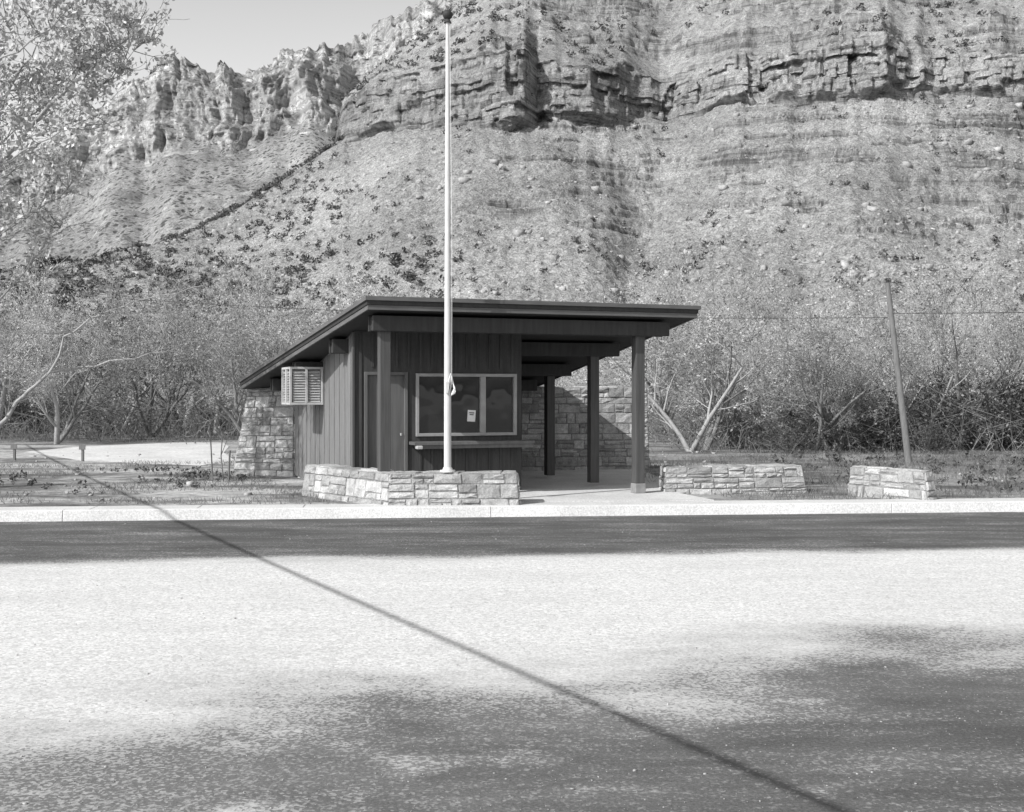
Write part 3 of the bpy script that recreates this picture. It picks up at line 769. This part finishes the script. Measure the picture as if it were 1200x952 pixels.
for k,(p_,d,h) in enumerate([(925,33,.9),(950,35,1.4),(985,34,1.2),(1010,37,1.7),(1035,35,1.5),(1078,36,2.0),(1110,38,2.2),(1140,35,1.5),(1165,37,2.4),(1194,36,2.1),(1090,33,.9),(885,36,1.0),(850,38,1.0),(960,41,1.8),(30,50,1.5),(85,54,1.4),(150,50,1.2),(190,56,1.5),(250,52,1.3),(1240,38,1.9),(-10,48,1.5),(120,46,.9)]):
    put_bush(p_,d,h,k%3)
# near leafy tree at the side
r=random.Random(21)
limbs=[([(-150,600),(-140,540),(-125,440),(-90,330),(-40,240),(10,180),(60,120),(110,75),(160,35)],.14,.007,20.0,6),
 ([(-140,560),(-60,540),(0,499),(28,465),(58,436),(100,430),(160,420),(208,408)],.06,.006,19.6,0),
 ([(58,436),(78,395),(115,368),(170,352),(238,335)],.025,.005,19.6,0),
 ([(-90,330),(-30,300),(20,262),(50,240),(85,225)],.03,.005,20.5,3),
 ([(-40,240),(-10,150),(20,90),(50,40),(90,10)],.034,.005,21.0,6),
 ([(10,180),(60,160),(100,140),(125,120)],.018,.004,19.0,5),
 ([(-125,440),(-50,390),(0,350),(35,310),(55,280),(80,252)],.03,.005,20.8,1),
 ([(-90,330),(-60,200),(-40,100),(-10,30),(20,-30)],.045,.007,20.2,6),
 ([(-40,100),(20,60),(70,20),(120,-10)],.022,.004,19.4,6),
 ([(60,120),(110,110),(150,70),(185,35)],.015,.004,20.6,5),
 ([(-10,150),(40,135),(80,90),(120,60)],.018,.004,20.6,6),
 ([(-90,330),(-40,270),(0,210),(30,190),(70,190)],.026,.004,19.8,4),
 ([(-60,200),(-20,190),(15,150),(50,110)],.022,.004,20.9,5)]
seg_t=[];seg_c=[];lf=[];allp=[]
def twig(p,d,L,rad,lev,lden):
    n=4;q=p.copy();dd=d.copy();pts=[q.copy()]
    for i in range(n):
        dd=(dd+Vector((r.gauss(0,.2),r.gauss(0,.2),r.gauss(0,.2)+.06))).normalized(); q=q+dd*L/n; pts.append(q.copy())
    for i in range(n): seg_c.append((*pts[i],*pts[i+1],max(rad*(1-i/n*.7),.004),max(rad*(1-(i+1)/n*.7),.003)))
    if lev>0:
        for k in range(5):
            j=r.randint(1,n); a=Vector((r.gauss(0,1),r.gauss(0,1),r.gauss(0,1))).normalized()
            twig(pts[j],(dd*.7+a*.7).normalized(),L*r.uniform(.4,.7),rad*.5,lev-1,lden)
    else:
        for k in range(lden):
            j=r.randint(0,n-1); c=pts[j].lerp(pts[j+1],r.random())+Vector((r.gauss(0,.05),r.gauss(0,.05),r.gauss(0,.05))); lf.append(tuple(c))
for li,(P,r0,r1,d,ld) in enumerate(limbs):
    pts=[]
    for i,p in enumerate(P):
        dd=d+(r.gauss(0,.15) if 0<i else 0)
        pts.append(Vector(W(p[0],p[1],dd)))
    if li>0: pts[0]=min(allp,key=lambda q:(q-pts[0]).length).copy()
    fine=[]
    for i in range(len(pts)-1):
        for k in range(4):
            fine.append(pts[i].lerp(pts[i+1],k/4)+(Vector((r.gauss(0,.02),r.gauss(0,.02),r.gauss(0,.02))) if i+k else Vector()))
    fine.append(pts[-1]); allp+=fine
    m_=len(fine); seg_t.append(chain(fine,[r0+(r1-r0)*(i/(m_-1))**.7 for i in range(m_)],8))
    L_=len(fine)
    nn=int(L_*(1.35 if ld>=2 else .6))
    for k in range(nn):
        j=r.randint(int(L_*.25),L_-2); dr=(fine[j+1]-fine[j]).normalized()
        a=Vector((r.gauss(0,1),r.gauss(0,1),r.gauss(0,.8)+.2)).normalized()
        twig(fine[j],(dr*.6+a*.8).normalized(),r.uniform(.4,1.0),.01,(1 if r.random()<.85 else 2),(ld if fine[j].z>3.6 else min(ld,1)))
nt_=bpy.data.objects.new('cottonwood_tree',None);COL.objects.link(nt_)
nt_['label']='pale cottonwood with arching limbs and small young leaves';nt_['category']='tree'
for nm,me,mt in(('trunk',quads('trunk',*join(*seg_t)),M_bark2),('branches',quads('branches',*tubes(seg_c,3)),M_twig),('crown',quads('crown',*leafq(lf,.046,rs)),M_leaf)):
    mk_obj(nm,me,mt,parent=nt_)
# ---------------------------------------------------------------- utility poles and wires
def upole(name,p0,p1,r0,r1,label):
    e=bpy.data.objects.new(name,None);COL.objects.link(e);e['label']=label;e['category']='utility pole'
    mk_obj('shaft',quads('shaft',*chain([tuple(Vector(p0).lerp(Vector(p1),k/6)) for k in range(7)],np.linspace(r0,r1,7),10)),M_pole,parent=e)
    b=B(); b.cyl((p1[0]+.0,p1[1]),.05,.04,p1[2]-.02,p1[2]+.08,8); mk_obj('insulator',b.mesh('insulator'),M_dark,parent=e)
    return e
A=W(1066,556,27.5);Bp=W(1040,332,28.2)
upole('utility_pole',(A[0],A[1],0),Bp,.085,.06,'weathered wooden utility pole leaning behind the stone walls')
def wire(p0,p1,sag,rad,label):
    P=[]
    for k in range(41):
        t=k/40; q=Vector(p0).lerp(Vector(p1),t); q.z-=sag*4*t*(1-t); P.append(tuple(q))
    mk_obj('overhead_wire',quads('overhead_wire',*chain(P,[rad]*41,6)),M_wire,label=label,cat='wire')
wb=W(1043,372,28.1)
wire((Bp[0],Bp[1],wb[2]),(-24,44,6.2),.5,.007,'thin dark overhead wire strung from the wooden pole')
wire((Bp[0],Bp[1],wb[2]+.1),(34,24,4.6),.3,.007,'thin dark overhead wire strung from the wooden pole')
q0=Vector((-9.5,13.2,5.0)); wdir=Vector((.464,-.886,0))
e0=q0-wdir*24; e1=q0+wdir*34; e0.z=e1.z=5.4
upole('utility_pole',(e0.x,e0.y,0),(e0.x,e0.y,5.5),.11,.08,'upright wooden utility pole carrying a heavy cable')
upole('utility_pole',(e1.x,e1.y,0),(e1.x,e1.y,5.5),.11,.08,'upright wooden utility pole carrying a heavy cable')
wire(tuple(e0),tuple(e1),.45,.027,'heavy overhead cable crossing above the road')
# ---------------------------------------------------------------- ground clutter
pp=[W(x,y,1.69*F/(y-YH))[:2] for x,y in [(95,540),(30,530),(90,524),(200,519),(262,519),(268,524),(262,531),(275,540),(235,546),(160,543)]]
poly('gravel_path',[tuple(p) for p in pp][::-1],.118,.004,M_path)
def blades(n,x0,x1,y0,y1,h0,h1,rad,thr,seed):
    x=rs.uniform(x0,x1,n);y=rs.uniform(y0,y1,n)
    m=fbm(x*.6,y*1.1,0,4,seed)>thr
    vv=(x*KV[0]+(y-K0[1])*KV[1]); m&=vv>.85
    lx=(x-O.x)*U.x+(y-O.y)*U.y; ly=(x-O.x)*Vv.x+(y-O.y)*Vv.y
    m&=~((lx>-5.0)&(lx<1.2)&(ly>-2.3)&(ly<6.9))
    m&=~((x>-1.6)&(x<3.0)&(y<20))
    x=x[m];y=y[m];n=len(x);h=rs.uniform(h0,h1,n)
    lx=rs.normal(0,.5,n)*h;ly=rs.normal(0,.5,n)*h
    p0=np.stack([x,y,0*x+.1],1);p1=np.stack([x+lx,y+ly,.1+h],1);r=np.full(n,rad)
    return tubes(np.column_stack([p0,p1,r,r*.3]),3)
v,f=join(blades(14000,-13,-1,18,29,.03,.1,.006,.56,3),blades(20000,2.5,16,18.3,34,.04,.18,.006,.45,9),blades(4000,-26,-6,40,50,.08,.3,.01,.5,13))
mk_obj('grass_tufts',quads('grass_tufts',v,f),M_grass,kind='stuff')
n=1100; x=rs.uniform(-13,-3,n);y=rs.uniform(18.3,26,n); m=(fbm(x*.5,y*.9,0,3,33)>.53)&((x+4.3)*1<-(y-20)*.25); c=np.stack([x,y,0*x+.12],1)[m]
v1=scrub(c,.03,.13,20)
x=rs.uniform(6,15,300);y=rs.uniform(20,31,300);v2=scrub(np.stack([x,y,0*x+.12],1),.06,.22,20)
mk_obj('low_weeds',quads('low_weeds',*join(v1,v2)),M_shrub,kind='stuff')
n=5500; y=3.5+rs.uniform(0,1,n)**1.2*14;x=rs.uniform(-1,1,n)*(y*.5+.6); vv=(x*KV[0]+(y-K0[1])*KV[1]); m=(vv<-.1)&((vv<-3.8)|(rs.uniform(0,1,n)<.4)); c=np.stack([x,y,0*x+.002],1)[m]
mk_obj('loose_gravel',quads('loose_gravel',*blobs(c,np.minimum(rs.pareto(3,len(c))*.003+.004,.018),rs,.7)),M_pebble,kind='stuff')
c=[];s=[]
for k in range(260):
    x=rs.uniform(-13,14);y=rs.uniform(18.6,34)
    lx=(x-O.x)*U.x+(y-O.y)*U.y; ly=(x-O.x)*Vv.x+(y-O.y)*Vv.y
    if -5.2<lx<3.6 and -2.5<ly<7: continue
    c.append((x,y,.12));s.append(min(.04+rs.pareto(3)*.05,.22))
mk_obj('scattered_stones',quads('scattered_stones',*blobs(c,np.array(s),rs,.7)),M_boulder,kind='stuff')
sx,sy,_=W(262,562,22.6)
e=bpy.data.objects.new('sapling',None);COL.objects.link(e);e.location=(sx,sy,.1);e['label']='thin staked leafless sapling in bare ground';e['category']='sapling'
mk_obj('trunk',quads('trunk',*tubes(pline([(0,0,0),(-.05,0,.5),(-.02,0,.9),(-.14,0,1.25)],.014,.007)+pline([(-.05,0,.5),(.08,.02,.85),(.05,.02,1.1)],.008,.004)+pline([(-.02,0,.8),(-.2,.05,1.15)],.007,.004),5)),M_bark,parent=e)
mk_obj('stake',quads('stake',*chain([(.09,0,-.05),(.12,0,.6)],[.02,.018],5)),M_pole,parent=e)
mk_obj('stake',quads('stake',*chain([(-.2,0,-.05),(-.26,0,1.1)],[.014,.012],5)),M_pole,parent=e)
for p_,y_ in((97,541),(17,540)):
    d=1.69*F/(y_-YH); q=W(p_,y_,d)
    e=bpy.data.objects.new('marker_post',None);COL.objects.link(e);e.location=(q[0],q[1],.1);e['label']='short wooden marker post in the dirt field';e['category']='post';e['group']='marker posts in the field'
    b=B();b.box(-.03,.03,-.03,.03,-.02,.42);mk_obj('stake',b.mesh('stake',.008),M_pole,parent=e)
    b=B();b.box(-.08,.08,-.045,-.033,.3,.42);mk_obj('board',b.mesh('board'),M_pole,parent=e)
